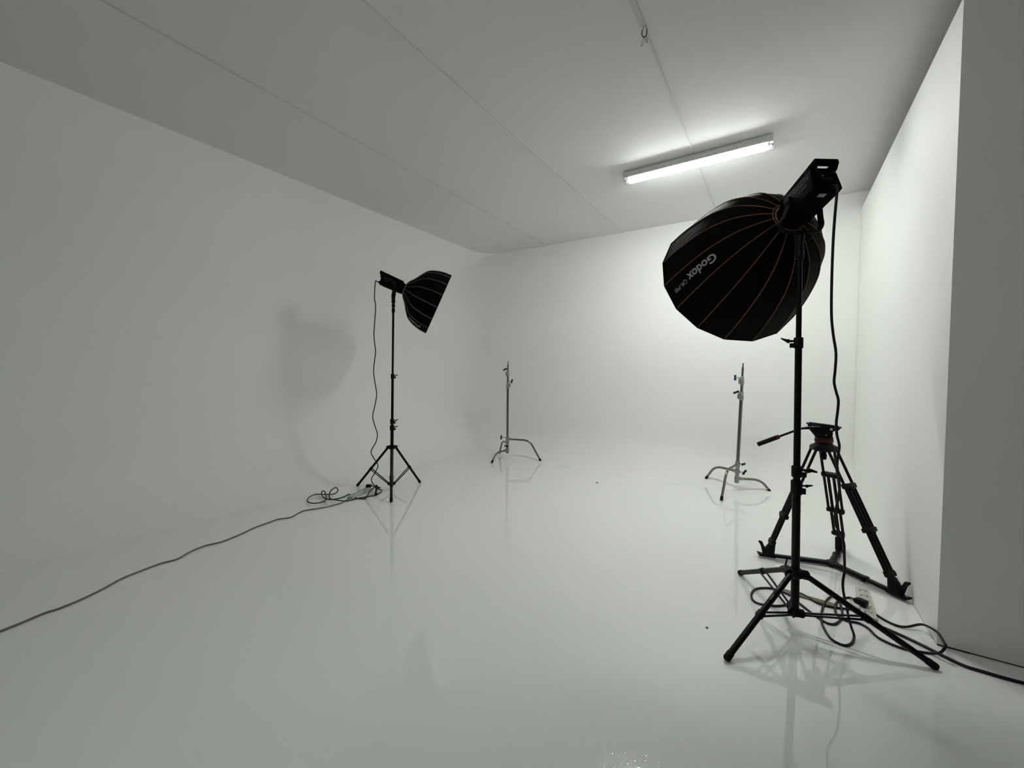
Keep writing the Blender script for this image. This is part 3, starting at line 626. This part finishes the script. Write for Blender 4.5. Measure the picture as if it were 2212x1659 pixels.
for F in FE:
    d = V((F.x - HB.x, F.y - HB.y, 0)); L = d.length; d.normalize(); e = d.cross(Z); rot = Matrix((d, e, Z)).transposed()
    b = MB(); b.box(HB + d * (L * .30), (L * .56, .040, .026), rot, bev=.003); b.box(HB + d * (L * .70), (L * .62, .034, .019), rot, bev=.002); b.box(HB + d * (L * .54), (.03, .046, .030), rot, bev=.003)
    b.prism(HB + d * (L + .0), d, e, Z, [(-.05, -.012), (.055, -.010), (.066, .004), (.064, .012), (.040, .006), (-.05, .004)], .046, bev=.002)
    b.build('spreader_arm', M['black'], t)
# fluid head
b = MB(); b.lathe(BW + V((0, 0, .012)), Z, [(0, .040), (.004, .050), (.013, .052), (.014, .052)], 32); b.lathe(BW + V((0, 0, .046)), Z, [(0, .052), (.014, .054), (.018, .048)], 32); hd = b.build('head_base', M['plastic'], t)
b = MB(); b.lathe(BW + V((0, 0, .0255)), Z, [(0, .0545), (.002, .0555), (.019, .0555), (.021, .0545)], 32); b.build('pan_ring', M['red'], t, label='dark red ring on the head')
z0 = BW.z
b = MB(); b.prism(V((BW.x, BW.y, 0)), ta, tb_, Z, [(-.048, z0 + .060), (.048, z0 + .060), (.050, z0 + .108), (.080, z0 + .116), (.090, z0 + .134), (-.096, z0 + .150), (-.092, z0 + .118), (-.072, z0 + .092)], .078, bev=.005); b.build('tilt_body', M['plastic'], t)
b = MB(); b.prism(V((BW.x, BW.y, 0)), ta, tb_, Z, [(-.104, z0 + .146), (.094, z0 + .132), (.096, z0 + .139), (-.104, z0 + .154)], .066, bev=.002); b.prism(V((BW.x, BW.y, 0)), ta, tb_, Z, [(-.088, z0 + .152), (.080, z0 + .140), (.080, z0 + .146), (-.088, z0 + .159)], .048, bev=.001); b.build('camera_plate', M['black'], t)
b = MB(); b.lathe(V((BW.x, BW.y, z0 + .122)) + ta * .040 - tb_ * .040, -tb_, [(0, .008), (.004, .009), (.006, .006)], 16); b.lathe(V((BW.x, BW.y, z0 + .078)) + ta * .012 - tb_ * .040, -tb_, [(0, .005), (.003, .004)], 12); b.build('tilt_lock', M['silver'], t, label='small silver buttons')
hp_ = [V((.228, 3.60, .986)), V((.188, 3.603, .984)), V((.123, 3.649, .968)), V((-.006, 3.661, .892))]
hp_ = [V((.240, 3.590, .987)), V((.185, 3.594, .983)), V((.126, 3.604, .970)), V((-.012, 3.640, .890))]
b = MB(); b.tube(hp_[:2] + [lerp(hp_[1], hp_[2], .6), hp_[2], lerp(hp_[2], hp_[3], .15), hp_[3]], [.012, .012, .009, .008, .008, .008], 12); ph = b.build('pan_handle', M['black'], t)
gd = (V((-.138, 3.668, .818)) - hp_[3]).normalized(); g0 = hp_[3]; g1 = V((-.138, 3.668, .818))
b = MB(); b.tube([g0 - gd * .004, g0, g0 + gd * .012, g1 - gd * .006], [.013, .0165, .0165, .0165], 16); b.build('grip', M['rubber'], ph)
b = MB(); b.tube([g0 - gd * .012, g0 - gd * .010, g0 + gd * .006, g0 + gd * .008], [.012, .0155, .0172, .016], 16); b.tube([g1 - gd * .008, g1 - gd * .006, g1 - gd * .001, g1], [.016, .0172, .0172, .014], 16); b.build('grip_ring', M['red'], ph, label='dark red grip ends')

# ------------------------------------------------------------------ light, camera, view
w = bpy.data.worlds.new('world'); scn.world = w; w.use_nodes = True
w.node_tree.nodes['Background'].inputs[0].default_value = (.5, .5, .5, 1); w.node_tree.nodes['Background'].inputs[1].default_value = 0.0
cam = bpy.data.cameras.new('camera'); co = bpy.data.objects.new('camera', cam); COL.objects.link(co)
yaw, pitch, roll = .5843, .03, .0101
cy_, sy_ = math.cos(yaw), math.sin(yaw)
fwd = V((-sy_ * math.cos(pitch), cy_ * math.cos(pitch), -math.sin(pitch))); rt = V((cy_, sy_, 0)); up = rt.cross(fwd)
r2 = rt * math.cos(roll) + up * math.sin(roll); u2 = -rt * math.sin(roll) + up * math.cos(roll)
co.matrix_world = Matrix.Translation((0, 0, 1.36)) @ Matrix((r2, u2, -fwd)).transposed().to_4x4()
cam.sensor_width = 36; cam.lens = 14.309; cam.clip_start = .05
scn.camera = co
scn.view_settings.view_transform = 'Standard'; scn.view_settings.look = 'None'
scn.view_settings.exposure = 0.0; scn.view_settings.gamma = 1; scn.view_settings.use_curve_mapping = False
scn.cycles.max_bounces = 14; scn.cycles.diffuse_bounces = 9; scn.cycles.glossy_bounces = 5; scn.cycles.transparent_max_bounces = 16
scn.cycles.caustics_reflective = False; scn.cycles.caustics_refractive = False
scn.cycles.use_denoising = True
